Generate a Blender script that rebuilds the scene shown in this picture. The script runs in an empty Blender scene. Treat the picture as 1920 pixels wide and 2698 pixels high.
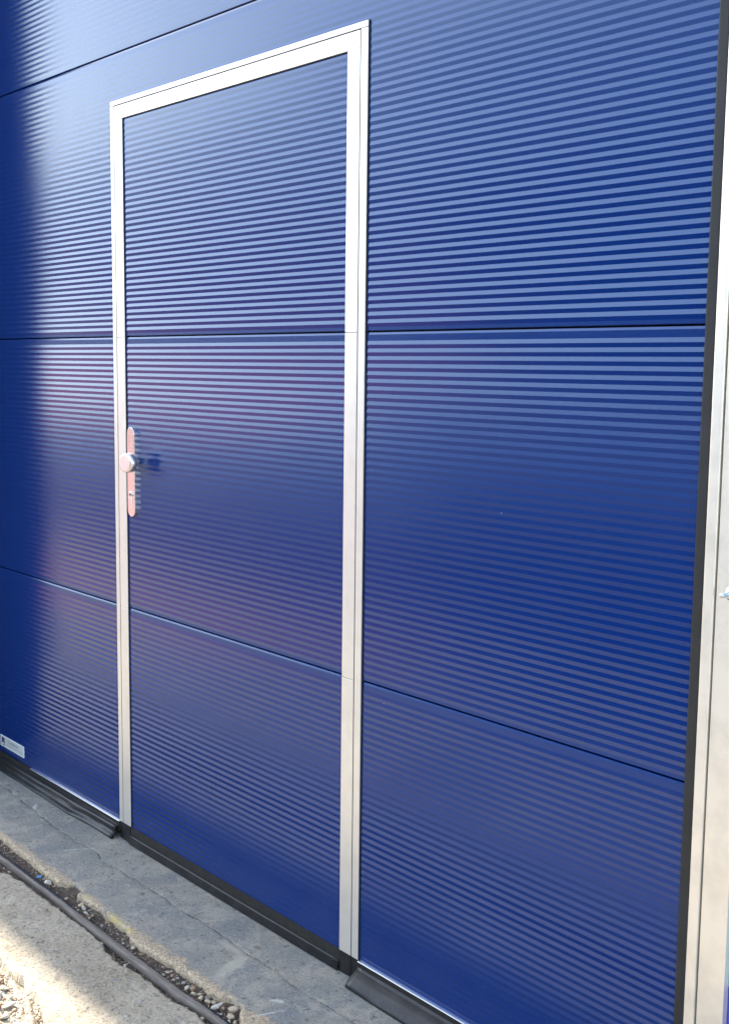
import bpy, bmesh, math, random
from mathutils import Vector, Matrix, Euler, noise
random.seed(11)
R = math.radians
S = bpy.context.scene
COL = S.collection

# ---------------------------------------------------------------- camera, sky, sun, exposure
cam_d = bpy.data.cameras.new('camera')
cam = bpy.data.objects.new('camera', cam_d)
COL.objects.link(cam)
FW = Vector((-0.75127295, 0.64869215, -0.12160365)).normalized()
UP = Vector((-0.09963528, 0.07066486, 0.99251161)).normalized()
RT = FW.cross(UP).normalized()
UP = RT.cross(FW).normalized()
CAM = Vector((2.98746, -1.653937, 1.369858))
m = Matrix((RT, UP, -FW)).transposed().to_4x4()
m.translation = CAM
cam.matrix_world = m
cam_d.sensor_fit = 'VERTICAL'
cam_d.sensor_height = 36.0
cam_d.lens = 42.03
cam_d.clip_start = 0.05
cam_d.clip_end = 2000
S.camera = cam

SUN_EL = R(36)
SUN_PHI = R(4.3)            # the sun stands almost along the wall, a little behind it
sun_dir = Vector((-math.cos(SUN_EL) * math.cos(SUN_PHI), math.cos(SUN_EL) * math.sin(SUN_PHI), math.sin(SUN_EL)))
W = bpy.data.worlds.new('World')
S.world = W
W.use_nodes = True
nt = W.node_tree
bg = nt.nodes['Background']
sky = nt.nodes.new('ShaderNodeTexSky')
sky.sky_type = 'NISHITA'
sky.sun_disc = False
sky.sun_elevation = SUN_EL
sky.sun_rotation = -(math.pi / 2 - SUN_PHI)
sky.air_density = 1.0
sky.dust_density = 1.0
sky.ozone_density = 1.0
hz = nt.nodes.new('ShaderNodeHueSaturation')      # thin haze takes some blue out of the sky
hz.inputs['Saturation'].default_value = 0.82
nt.links.new(sky.outputs[0], hz.inputs['Color'])
# thin high veil of cloud: its cover grows with the slant of the view, like real haze
tc = nt.nodes.new('ShaderNodeTexCoord')
sx = nt.nodes.new('ShaderNodeSeparateXYZ')
nt.links.new(tc.outputs['Generated'], sx.inputs[0])
def wmath(op, a_, b_=0.0):
    n_ = nt.nodes.new('ShaderNodeMath'); n_.operation = op
    for s_, v_ in zip(n_.inputs, (a_, b_)):
        if isinstance(v_, bpy.types.NodeSocket): nt.links.new(v_, s_)
        else: s_.default_value = v_
    return n_.outputs[0]
zc_ = wmath('MAXIMUM', sx.outputs['Z'], 0.03)
wn = nt.nodes.new('ShaderNodeTexNoise')
wn.inputs['Scale'].default_value = 2.5; wn.inputs['Detail'].default_value = 5
nt.links.new(tc.outputs['Generated'], wn.inputs['Vector'])
tau = wmath('MULTIPLY', wmath('ADD', wn.outputs['Fac'], -0.18), 0.14)
veil = wmath('SUBTRACT', 1.0, wmath('EXPONENT', wmath('MULTIPLY', wmath('DIVIDE', tau, zc_), -1.0)))
mx = nt.nodes.new('ShaderNodeMix'); mx.data_type = 'RGBA'
nt.links.new(veil, mx.inputs[0])
nt.links.new(hz.outputs[0], mx.inputs[6])
mx.inputs[7].default_value = (7.6, 9.0, 10.8, 1)
nt.links.new(mx.outputs[2], bg.inputs[0])
bg.inputs[1].default_value = 0.15
sl = bpy.data.lights.new('sun', 'SUN')
sl.energy = 4.0
sl.angle = R(0.53)
sl.color = (1.0, 0.95, 0.87)
so = bpy.data.objects.new('sun', sl)
COL.objects.link(so)
so.rotation_euler = sun_dir.to_track_quat('Z', 'Y').to_euler()
so.location = (-3, 2, 8)
S.view_settings.view_transform = 'Standard'
S.view_settings.look = 'None'
S.view_settings.gamma = 1.0
S.view_settings.exposure = 2.33

# ---------------------------------------------------------------- helpers
def link_mesh(name, me, mat, parent=None):
    o = bpy.data.objects.new(name, me)
    COL.objects.link(o)
    if mat:
        me.materials.append(mat)
    if parent:
        o.parent = parent
        o.matrix_parent_inverse = Matrix.Identity(4)
        o.location = -Vector(parent.get('base', (0, 0, 0)))
    return o

def tag(o, label=None, cat=None, group=None, kind=None):
    if label: o['label'] = label
    if cat: o['category'] = cat
    if group: o['group'] = group
    if kind: o['kind'] = kind
    return o

def thing(name, loc, label, cat, group=None):
    o = bpy.data.objects.new(name, None)
    o.empty_display_size = 0.1
    o.location = loc
    o['base'] = tuple(loc)
    COL.objects.link(o)
    return tag(o, label, cat, group)

def pydata(name, v, f, mat, parent=None, smooth=False):
    me = bpy.data.meshes.new(name)
    me.from_pydata(v, [], f)
    me.update()
    bm = bmesh.new(); bm.from_mesh(me)
    bmesh.ops.recalc_face_normals(bm, faces=bm.faces)
    bm.to_mesh(me); bm.free()
    if smooth:
        for p in me.polygons: p.use_smooth = True
    return link_mesh(name, me, mat, parent)

def box_bm(bm, x0, x1, y0, y1, z0, z1, bev=0.0, seg=2):
    r = bmesh.ops.create_cube(bm, size=1.0)
    vs = r['verts']
    for v in vs:
        v.co = Vector(((x0 + x1) / 2 + v.co.x * (x1 - x0), (y0 + y1) / 2 + v.co.y * (y1 - y0), (z0 + z1) / 2 + v.co.z * (z1 - z0)))
    if bev > 0:
        es = {e for v in vs for e in v.link_edges}
        bmesh.ops.bevel(bm, geom=list(es), offset=bev, segments=seg, affect='EDGES', profile=0.6)

def box(name, x0, x1, y0, y1, z0, z1, mat, parent=None, bev=0.0, seg=2, smooth=False):
    bm = bmesh.new()
    box_bm(bm, x0, x1, y0, y1, z0, z1, bev, seg)
    return from_bm(name, bm, mat, parent, smooth)

def from_bm(name, bm, mat, parent=None, smooth=False):
    me = bpy.data.meshes.new(name)
    bmesh.ops.recalc_face_normals(bm, faces=bm.faces)
    bm.to_mesh(me); bm.free()
    if smooth:
        for p in me.polygons: p.use_smooth = True
    return link_mesh(name, me, mat, parent)

def px_fix(x, z, d):
    """door-plane coordinates seen from the fitted viewpoint, moved out to depth d in front of the plane"""
    k = d / -CAM.y
    return x + (CAM.x - x) * k, z + (CAM.z - z) * k

# ---------------------------------------------------------------- materials
def mat(name):
    M = bpy.data.materials.new(name)
    M.use_nodes = True
    n = M.node_tree.nodes
    return M, M.node_tree, n['Principled BSDF']

def nd(t, kind, **kw):
    n = t.nodes.new(kind)
    for k, v in kw.items():
        if k.startswith('i_'):
            n.inputs[k[2:].replace('_', ' ')].default_value = v
        else:
            setattr(n, k, v)
    return n

def ramp(t, src, stops, interp='LINEAR'):
    r = t.nodes.new('ShaderNodeValToRGB')
    r.color_ramp.interpolation = interp
    el = r.color_ramp.elements
    while len(el) < len(stops): el.new(0.5)
    for e, (p, c) in zip(el, stops):
        e.position = p
        e.color = c if len(c) == 4 else (*c, 1)
    t.links.new(src, r.inputs[0])
    return r

def coords(t, scale=(1, 1, 1)):
    g = t.nodes.new('ShaderNodeNewGeometry')
    mp = t.nodes.new('ShaderNodeMapping')
    mp.inputs['Scale'].default_value = scale
    t.links.new(g.outputs['Position'], mp.inputs['Vector'])
    return mp.outputs['Vector']

def noise_n(t, vec, scale, detail=4, rough=0.55, dist=0.0):
    n = nd(t, 'ShaderNodeTexNoise')
    n.inputs['Scale'].default_value = scale
    n.inputs['Detail'].default_value = detail
    n.inputs['Roughness'].default_value = rough
    n.inputs['Distortion'].default_value = dist
    t.links.new(vec, n.inputs['Vector'])
    return n.outputs['Fac']

def mixc(t, fac, a, b, blend='MIX'):
    n = t.nodes.new('ShaderNodeMix')
    n.data_type = 'RGBA'
    n.blend_type = blend
    for sock, val in ((n.inputs[0], fac), (n.inputs[6], a), (n.inputs[7], b)):
        if isinstance(val, bpy.types.NodeSocket): t.links.new(val, sock)
        elif isinstance(val, (int, float)): sock.default_value = val
        else: sock.default_value = (*val, 1) if len(val) == 3 else val
    return n.outputs[2]

def math_n(t, op, a, b=0.0, clamp=False):
    n = t.nodes.new('ShaderNodeMath')
    n.operation = op
    n.use_clamp = clamp
    for s, v in ((n.inputs[0], a), (n.inputs[1], b)):
        if isinstance(v, bpy.types.NodeSocket): t.links.new(v, s)
        else: s.default_value = v
    return n.outputs[0]

def bump(t, bsdf, height, strength, dist, chain=None):
    b = t.nodes.new('ShaderNodeBump')
    b.inputs['Strength'].default_value = strength
    b.inputs['Distance'].default_value = dist
    t.links.new(height, b.inputs['Height'])
    if chain: t.links.new(chain, b.inputs['Normal'])
    t.links.new(b.outputs[0], bsdf.inputs['Normal'])
    return b.outputs[0]

def mat_paint():
    M, t, b = mat('blue_paint')
    v = coords(t)
    big = noise_n(t, v, 2.2, 3)
    # specks of dust and dried splashes
    vo = nd(t, 'ShaderNodeTexVoronoi')
    vo.inputs['Scale'].default_value = 34
    t.links.new(v, vo.inputs['Vector'])
    dot = ramp(t, vo.outputs['Distance'], [(0.0, (1, 1, 1)), (0.045, (0, 0, 0))])
    pick = math_n(t, 'GREATER_THAN', noise_n(t, v, 5.0, 2), 0.60)
    sel = nd(t, 'ShaderNodeSeparateColor')
    t.links.new(vo.outputs['Color'], sel.inputs[0])
    pick2 = math_n(t, 'GREATER_THAN', sel.outputs[0], 0.72)
    spot = math_n(t, 'MULTIPLY', math_n(t, 'MULTIPLY', dot.outputs[0], pick), pick2)
    base = mixc(t, ramp(t, big, [(0.3, (0, 0, 0)), (0.75, (1, 1, 1))]).outputs[0], (0.0002, 0.0160, 0.104), (0.0003, 0.0178, 0.112))
    # road dirt splashed up on the lowest panel
    g = t.nodes.new('ShaderNodeNewGeometry')
    sp = nd(t, 'ShaderNodeSeparateXYZ'); t.links.new(g.outputs['Position'], sp.inputs[0])
    low = nd(t, 'ShaderNodeMapRange'); t.links.new(sp.outputs['Z'], low.inputs[0])
    low.inputs[1].default_value = 0.5; low.inputs[2].default_value = 0.05
    fine = ramp(t, noise_n(t, v, 260, 2, 0.7), [(0.60, (0, 0, 0)), (0.78, (1, 1, 1))])
    dirt = math_n(t, 'MULTIPLY', math_n(t, 'MULTIPLY', low.outputs[0], fine.outputs[0]), 0.10)
    base = mixc(t, dirt, base, (0.30, 0.30, 0.30))
    base = mixc(t, math_n(t, 'MULTIPLY', spot, 0.75), base, (0.62, 0.64, 0.66))
    t.links.new(base, b.inputs['Base Color'])
    rr = nd(t, 'ShaderNodeMapRange'); t.links.new(noise_n(t, v, 9, 4), rr.inputs[0])
    rr.inputs[3].default_value = 0.165; rr.inputs[4].default_value = 0.19
    t.links.new(rr.outputs[0], b.inputs['Roughness'])
    b.inputs['IOR'].default_value = 1.58
    b.inputs['Specular Tint'].default_value = (0.74, 0.90, 1.0, 1)
    c = bump(t, b, noise_n(t, v, 3.1, 2), 0.12, 0.004)
    bump(t, b, noise_n(t, coords(t, (1, 1, 1.6)), 420, 2), 0.10, 0.0004, c)
    return M

def mat_metal(name, col, rough, brush=None, stain=0.0, bmp=0.05, metallic=1.0):
    M, t, b = mat(name)
    v = coords(t, brush or (1, 1, 1))
    v2 = coords(t)
    n = noise_n(t, v, 60, 4)
    base = mixc(t, ramp(t, noise_n(t, v2, 14, 5, 0.65), [(0.45, (0, 0, 0)), (0.8, (1, 1, 1))]).outputs[0], col, tuple(c * (1 - stain) for c in col))
    t.links.new(base, b.inputs['Base Color'])
    b.inputs['Metallic'].default_value = metallic
    rr = nd(t, 'ShaderNodeMapRange'); t.links.new(n, rr.inputs[0])
    rr.inputs[3].default_value = rough - 0.06; rr.inputs[4].default_value = rough + 0.08
    t.links.new(rr.outputs[0], b.inputs['Roughness'])
    if bmp: bump(t, b, n, bmp, 0.0008)
    return M

def mat_rubber(name, col, rough, dust, dust_col=(0.20, 0.19, 0.17), scale=40, bmp=0.15):
    M, t, b = mat(name)
    v = coords(t)
    n = noise_n(t, v, scale, 6, 0.7)
    f = math_n(t, 'MULTIPLY', ramp(t, n, [(0.42, (0, 0, 0)), (0.75, (1, 1, 1))]).outputs[0], dust)
    t.links.new(mixc(t, f, col, dust_col), b.inputs['Base Color'])
    b.inputs['Roughness'].default_value = rough
    b.inputs['Specular IOR Level'].default_value = 0.28
    bump(t, b, noise_n(t, v, 300, 4, 0.7), bmp, 0.001)
    return M

def mat_plain(name, col, rough=0.6, var=0.25, scale=30, metallic=0.0, bmp=0.2, bd=0.002):
    M, t, b = mat(name)
    v = coords(t)
    n = noise_n(t, v, scale, 5, 0.65)
    t.links.new(mixc(t, ramp(t, n, [(0.3, (0, 0, 0)), (0.7, (1, 1, 1))]).outputs[0], tuple(c * (1 - var) for c in col), tuple(min(1, c * (1 + var)) for c in col)), b.inputs['Base Color'])
    b.inputs['Roughness'].default_value = rough
    b.inputs['Metallic'].default_value = metallic
    if bmp: bump(t, b, n, bmp, bd)
    return M

def mat_apron():
    M, t, b = mat('painted_concrete')
    v = coords(t)
    g = t.nodes.new('ShaderNodeNewGeometry')
    sp = nd(t, 'ShaderNodeSeparateXYZ'); t.links.new(g.outputs['Position'], sp.inputs[0])
    blotch = noise_n(t, v, 7, 5, 0.6)
    med = noise_n(t, v, 28, 6, 0.7)
    fine = noise_n(t, v, 150, 6, 0.78)
    pit = noise_n(t, v, 52, 5, 0.62)
    scr = noise_n(t, coords(t, (1.0, 6.0, 1)), 60, 4, 0.7, 1.2)
    scr2 = noise_n(t, coords(t, (5.0, 1.4, 1)), 55, 4, 0.7, 1.5)
    worn = noise_n(t, v, 11, 7, 0.72, 0.6)
    paint = mixc(t, ramp(t, blotch, [(0.34, (0, 0, 0)), (0.64, (1, 1, 1))]).outputs[0], (0.165, 0.163, 0.150), (0.255, 0.225, 0.175))
    # bare concrete showing through worn paint
    paint = mixc(t, math_n(t, 'MULTIPLY', ramp(t, worn, [(0.50, (0, 0, 0)), (0.60, (1, 1, 1))]).outputs[0], 0.65), paint, (0.34, 0.295, 0.225))
    paint = mixc(t, math_n(t, 'MULTIPLY', ramp(t, fine, [(0.36, (1, 1, 1)), (0.47, (0, 0, 0))]).outputs[0], 0.62), paint, (0.065, 0.062, 0.056))
    paint = mixc(t, math_n(t, 'MULTIPLY', ramp(t, fine, [(0.57, (0, 0, 0)), (0.68, (1, 1, 1))]).outputs[0], 0.62), paint, (0.40, 0.385, 0.34))
    paint = mixc(t, math_n(t, 'MULTIPLY', ramp(t, scr, [(0.57, (0, 0, 0)), (0.64, (1, 1, 1))]).outputs[0], 0.6), paint, (0.42, 0.40, 0.36))
    paint = mixc(t, math_n(t, 'MULTIPLY', ramp(t, scr2, [(0.58, (0, 0, 0)), (0.66, (1, 1, 1))]).outputs[0], 0.45), paint, (0.085, 0.08, 0.072))
    paint = mixc(t, math_n(t, 'MULTIPLY', ramp(t, pit, [(0.60, (0, 0, 0)), (0.67, (1, 1, 1))]).outputs[0], 0.75), paint, (0.055, 0.05, 0.045))
    paint = mixc(t, math_n(t, 'MULTIPLY', ramp(t, med, [(0.58, (0, 0, 0)), (0.68, (1, 1, 1))]).outputs[0], 0.45), paint, (0.11, 0.10, 0.085))
    # paint worn through to sandy concrete along the broken front edge and around the crack
    yy = math_n(t, 'ADD', sp.outputs['Y'], math_n(t, 'MULTIPLY', math_n(t, 'SUBTRACT', med, 0.5), 0.055))
    yy = math_n(t, 'ADD', yy, math_n(t, 'MULTIPLY', math_n(t, 'SUBTRACT', fine, 0.5), 0.02))
    yy = math_n(t, 'ADD', yy, math_n(t, 'MULTIPLY', math_n(t, 'SUBTRACT', blotch, 0.5), 0.07))
    ed = nd(t, 'ShaderNodeMapRange'); t.links.new(yy, ed.inputs[0])
    ed.inputs[1].default_value = -0.246; ed.inputs[2].default_value = -0.256
    sand = mixc(t, ramp(t, fine, [(0.36, (0, 0, 0)), (0.62, (1, 1, 1))]).outputs[0], (0.14, 0.095, 0.055), (0.52, 0.41, 0.27))
    col = mixc(t, ed.outputs[0], paint, sand)
    # a worn patch and short scrape marks
    def blob(cx, cy, ax, ay, ang, c, edge=0.45):
        nonlocal col
        mp = nd(t, 'ShaderNodeMapping'); mp.vector_type = 'TEXTURE'
        mp.inputs['Location'].default_value = (cx, cy, 0); mp.inputs['Rotation'].default_value = (0, 0, R(ang))
        mp.inputs['Scale'].default_value = (ax, ay, 10)
        t.links.new(g.outputs['Position'], mp.inputs['Vector'])
        ln = nd(t, 'ShaderNodeVectorMath'); ln.operation = 'LENGTH'; t.links.new(mp.outputs[0], ln.inputs[0])
        d = math_n(t, 'ADD', ln.outputs['Value'], math_n(t, 'MULTIPLY', math_n(t, 'SUBTRACT', med, 0.5), 2.6))
        d = math_n(t, 'ADD', d, math_n(t, 'MULTIPLY', math_n(t, 'SUBTRACT', fine, 0.5), 2.4))
        k = ramp(t, d, [(1.0 - edge, (1, 1, 1)), (1.0, (0, 0, 0))])
        col = mixc(t, math_n(t, 'MULTIPLY', k.outputs[0], 0.75), col, c)
    blob(0.834, -0.180, 0.070, 0.022, -65, (0.40, 0.355, 0.265))
    blob(0.770, -0.130, 0.050, 0.013, 0, (0.36, 0.31, 0.235))
    blob(1.020, -0.190, 0.018, 0.008, 30, (0.46, 0.44, 0.36))
    blob(0.005, -0.150, 0.060, 0.0022, -118, (0.55, 0.54, 0.50))
    blob(-0.37, -0.088, 0.035, 0.008, -30, (0.42, 0.40, 0.35))
    blob(1.05, -0.235, 0.05, 0.002, -110, (0.52, 0.51, 0.47))
    blob(0.80, -0.085, 0.014, 0.009, 10, (0.13, 0.095, 0.06))
    blob(0.30, -0.262, 0.016, 0.008, 0, (0.36, 0.29, 0.11))
    blob(0.46, -0.268, 0.040, 0.010, 0, (0.36, 0.29, 0.11))
    blob(0.53, -0.270, 0.022, 0.007, 0, (0.36, 0.29, 0.11))
    # earth packed in the crack, and earth stains either side of it
    dk = nd(t, 'ShaderNodeMapRange'); t.links.new(sp.outputs['Z'], dk.inputs[0])
    dk.inputs[1].default_value = -0.0022; dk.inputs[2].default_value = -0.0045
    side = nd(t, 'ShaderNodeMapRange'); t.links.new(sp.outputs['Y'], side.inputs[0])
    side.inputs[1].default_value = -0.235; side.inputs[2].default_value = -0.225
    col = mixc(t, math_n(t, 'MULTIPLY', dk.outputs[0], side.outputs[0]), col, (0.035, 0.026, 0.018))
    t.links.new(col, b.inputs['Base Color'])
    b.inputs['Roughness'].default_value = 0.78
    b.inputs['Specular IOR Level'].default_value = 0.25
    c = bump(t, b, med, 0.5, 0.004)
    bump(t, b, fine, 0.8, 0.0022, c)
    return M

def mat_slab():
    M, t, b = mat('rough_concrete')
    v = coords(t)
    big = noise_n(t, v, 6, 5, 0.6)
    med = noise_n(t, v, 38, 6, 0.72)
    fine = noise_n(t, v, 125, 6, 0.78)
    col = mixc(t, ramp(t, big, [(0.3, (0, 0, 0)), (0.7, (1, 1, 1))]).outputs[0], (0.28, 0.232, 0.160), (0.42, 0.352, 0.255))
    col = mixc(t, math_n(t, 'MULTIPLY', ramp(t, med, [(0.36, (1, 1, 1)), (0.47, (0, 0, 0))]).outputs[0], 0.6), col, (0.12, 0.10, 0.072))
    col = mixc(t, math_n(t, 'MULTIPLY', ramp(t, fine, [(0.37, (1, 1, 1)), (0.47, (0, 0, 0))]).outputs[0], 0.7), col, (0.085, 0.07, 0.05))
    col = mixc(t, math_n(t, 'MULTIPLY', ramp(t, fine, [(0.55, (0, 0, 0)), (0.70, (1, 1, 1))]).outputs[0], 0.6), col, (0.62, 0.57, 0.49))
    vo = nd(t, 'ShaderNodeTexVoronoi'); vo.inputs['Scale'].default_value = 62
    t.links.new(v, vo.inputs['Vector'])
    sel = nd(t, 'ShaderNodeSeparateColor'); t.links.new(vo.outputs['Color'], sel.inputs[0])
    d = ramp(t, math_n(t, 'ADD', vo.outputs['Distance'], math_n(t, 'MULTIPLY', math_n(t, 'SUBTRACT', fine, 0.5), 0.5)), [(0.20, (1, 1, 1)), (0.34, (0, 0, 0))])
    chips = ramp(t, sel.outputs[1], [(0.0, (0.16, 0.19, 0.22)), (0.45, (0.42, 0.37, 0.30)), (0.8, (0.12, 0.10, 0.09)), (0.93, (0.45, 0.17, 0.07))], 'CONSTANT')
    on = math_n(t, 'GREATER_THAN', sel.outputs[0], 0.80)
    col = mixc(t, math_n(t, 'MULTIPLY', math_n(t, 'MULTIPLY', d.outputs[0], on), 0.8), col, chips.outputs[0])
    t.links.new(col, b.inputs['Base Color'])
    b.inputs['Roughness'].default_value = 0.9
    b.inputs['Specular IOR Level'].default_value = 0.2
    c = bump(t, b, med, 0.8, 0.006)
    bump(t, b, fine, 0.9, 0.0028, c)
    return M

def mat_strip():
    M, t, b = mat('strip_rubber')
    v = coords(t)
    g = t.nodes.new('ShaderNodeNewGeometry')
    n = noise_n(t, coords(t, (3, 30, 30)), 5, 6, 0.7)
    f = noise_n(t, v, 220, 4, 0.7)
    col = mixc(t, ramp(t, n, [(0.35, (0, 0, 0)), (0.7, (1, 1, 1))]).outputs[0], (0.115, 0.098, 0.082), (0.215, 0.178, 0.142))
    # the flank that faces the door is coloured near-black
    sp = nd(t, 'ShaderNodeSeparateXYZ'); t.links.new(g.outputs['Position'], sp.inputs[0])
    q = math_n(t, 'ADD', sp.outputs['Y'], math_n(t, 'MULTIPLY', math_n(t, 'SUBTRACT', noise_n(t, v, 70, 4, 0.7), 0.5), 0.012))
    k = nd(t, 'ShaderNodeMapRange'); t.links.new(q, k.inputs[0])
    k.inputs[1].default_value = -0.3265; k.inputs[2].default_value = -0.3235
    col = mixc(t, k.outputs[0], col, (0.022, 0.023, 0.027))
    col = mixc(t, math_n(t, 'MULTIPLY', ramp(t, f, [(0.58, (0, 0, 0)), (0.72, (1, 1, 1))]).outputs[0], 0.3), col, (0.22, 0.20, 0.18))
    t.links.new(col, b.inputs['Base Color'])
    b.inputs['Roughness'].default_value = 0.75
    b.inputs['Specular IOR Level'].default_value = 0.15
    bump(t, b, f, 0.5, 0.001)
    return M

def mat_wallpaint():
    M, t, b = mat('flaking_wall_paint')
    v = coords(t)
    g = t.nodes.new('ShaderNodeNewGeometry')
    sp = nd(t, 'ShaderNodeSeparateXYZ'); t.links.new(g.outputs['Position'], sp.inputs[0])
    n = noise_n(t, v, 16, 5, 0.6)
    zz = math_n(t, 'ADD', sp.outputs['Z'], math_n(t, 'MULTIPLY', math_n(t, 'SUBTRACT', n, 0.5), 0.02))
    pale = math_n(t, 'GREATER_THAN', zz, 0.372)
    xx = math_n(t, 'ADD', sp.outputs['X'], math_n(t, 'MULTIPLY', math_n(t, 'SUBTRACT', n, 0.5), 0.03))
    pale = math_n(t, 'MULTIPLY', pale, math_n(t, 'GREATER_THAN', xx, 1.984))
    col = mixc(t, pale, (0.075, 0.075, 0.42), (0.26, 0.42, 0.50))
    t.links.new(col, b.inputs['Base Color'])
    b.inputs['Roughness'].default_value = 0.5
    bump(t, b, n, 0.3, 0.003)
    return M

def mat_brick():
    M, t, b = mat('brickwork')
    v = coords(t)
    br = nd(t, 'ShaderNodeTexBrick')
    rot = nd(t, 'ShaderNodeMapping')
    rot.inputs['Rotation'].default_value = (R(90), 0, 0)
    t.links.new(v, rot.inputs['Vector'])
    t.links.new(rot.outputs[0], br.inputs['Vector'])
    br.inputs['Scale'].default_value = 1.0
    br.inputs['Brick Width'].default_value = 0.225
    br.inputs['Row Height'].default_value = 0.075
    br.inputs['Mortar Size'].default_value = 0.010
    br.inputs['Color1'].default_value = (0.24, 0.075, 0.055, 1)
    br.inputs['Color2'].default_value = (0.17, 0.050, 0.040, 1)
    br.inputs['Mortar'].default_value = (0.20, 0.17, 0.15, 1)
    t.links.new(mixc(t, noise_n(t, v, 3, 4), br.outputs['Color'], (0.19, 0.065, 0.05)), b.inputs['Base Color'])
    b.inputs['Roughness'].default_value = 0.9
    return M

PAINT = mat_paint()
ALU = mat_metal('anodised_aluminium', (0.69, 0.635, 0.55), 0.40, (40, 40, 1), 0.12, 0.05, 0.62)
ALU_S = mat_metal('satin_aluminium', (0.78, 0.74, 0.71), 0.24, None, 0.04, 0.03)
KNOBM = mat_metal('matt_aluminium', (0.76, 0.69, 0.65), 0.36, None, 0.04, 0.02)
LIP = mat_metal('bright_aluminium', (0.93, 0.92, 0.90), 0.30, None, 0.02, 0.0)
ZINC = mat_metal('zinc_plated_steel', (0.62, 0.66, 0.70), 0.25, None, 0.1)
GALV = mat_metal('galvanised_steel', (0.77, 0.69, 0.57), 0.42, (1, 1, 0.6), 0.2, 0.06, 0.65)
BLACK = mat_rubber('black_rubber', (0.009, 0.009, 0.0095), 0.40, 0.35, (0.06, 0.056, 0.05), 30)
FLOCK = mat_rubber('black_tape', (0.013, 0.012, 0.010), 0.8, 0.45, (0.055, 0.046, 0.034), 90, 0.5)
SEAL = mat_rubber('grey_seal_rubber', (0.017, 0.016, 0.0145), 0.55, 0.5, (0.036, 0.034, 0.031), 12)
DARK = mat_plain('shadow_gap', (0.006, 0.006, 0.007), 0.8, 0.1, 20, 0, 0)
APRON = mat_apron()
SLAB = mat_slab()
DIRT = mat_plain('dirt', (0.070, 0.048, 0.033), 0.95, 0.55, 120, 0, 0.8, 0.004)
STRIP = mat_strip()
WALLP = mat_wallpaint()
NAVY = mat_plain('navy_wall_paint', (0.002, 0.006, 0.026), 0.6, 0.2, 8, 0, 0.1)
BRICK = mat_brick()
GROUND = mat_plain('worn_asphalt', (0.090, 0.085, 0.082), 0.92, 0.25, 1.5, 0, 0.3, 0.01)
BRICKP = mat_plain('red_paving', (0.30, 0.065, 0.06), 0.9, 0.3, 3)
SKIPM = mat_plain('dark_steel', (0.012, 0.014, 0.022), 0.6, 0.3, 4, 0, 0.1)
COPING = mat_plain('coping_concrete', (0.30, 0.28, 0.25), 0.9, 0.2, 8)

# ---------------------------------------------------------------- ground
def lin(a, b, n): return [a + (b - a) * i / n for i in range(n + 1)]
XS = [-60, -30, -12, -6, -3, -2] + lin(-1.2, 2.0, 560) + [2.6, 4, 8, 20, 60]

def interp(pts, x):
    if x <= pts[0][0]: return pts[0][1]
    for (a, b), (c, d) in zip(pts, pts[1:]):
        if x <= c: return b + (d - b) * (x - a) / max(1e-6, c - a)
    return pts[-1][1]

EDGE = [(-60, -.268), (-.24, -.266), (-.09, -.270), (.037, -.275), (.143, -.281), (.190, -.270), (.205, -.250), (.252, -.249), (.270, -.277), (.366, -.268), (.456, -.272), (.548, -.276), (.562, -.291), (.639, -.288), (.681, -.285), (.738, -.276), (.798, -.274), (.87, -.277), (.935, -.272), (.955, -.256), (.985, -.262), (1.02, -.288), (1.053, -.298), (1.3, -.292), (60, -.28)]
CRACK = [(-60, -.11), (-.577, -.085), (-.369, -.099), (-.194, -.113), (-.067, -.114), (.059, -.108), (.146, -.124), (.248, -.117), (.419, -.113), (.513, -.118), (.6, -.111), (.716, -.113), (.816, -.119), (.918, -.114), (1.004, -.124), (1.123, -.118), (60, -.115)]
SLABE = [(-60, -.36), (.013, -.366), (.097, -.351), (.21, -.354), (.287, -.350), (.47, -.350), (.535, -.351), (.62, -.371), (.669, -.373), (.73, -.357), (.801, -.361), (.889, -.361), (.95, -.350), (1.001, -.358), (60, -.36)]
CRK2 = [(-60, -.58), (.30, -.575), (.486, -.582), (.538, -.579), (.602, -.582), (.676, -.588), (.724, -.606), (.80, -.625), (60, -.63)]
def n3(x, y, s, o=0.0): return noise.noise(Vector((x * s, y * s, o)))
def fine_zone(x): return -1.25 < x < 2.05

def edge_y(x):
    if not fine_zone(x): return interp(EDGE, x)
    return interp(EDGE, x) + 0.006 * n3(x, 0, 40, 1) + 0.0035 * n3(x, 0, 130, 2)
def crack_y(x):
    return interp(CRACK, x) + (0.006 * n3(x, 0, 22, 5) + 0.003 * n3(x, 0, 90, 6) if fine_zone(x) else 0)
def slab_y(x):
    return interp(SLABE, x) + (0.007 * n3(x, 0, 30, 9) + 0.0035 * n3(x, 0, 110, 8) if fine_zone(x) else 0)

def grid_mesh(name, cols, mat_, parent=None, crisp=()):
    """cols: list of columns, each a list of points; neighbouring columns have equal length"""
    n = len(cols[0]); v = [p for c in cols for p in c]; f = []
    for i in range(len(cols) - 1):
        for j in range(n - 1):
            a = i * n + j
            f.append((a, a + n, a + n + 1, a + 1))
    o_ = pydata(name, v, f, mat_, parent, smooth=True)
    if crisp:
        for k_, p_ in enumerate(o_.data.polygons):
            if k_ % (n - 1) in crisp: p_.use_smooth = False
    return o_

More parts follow.
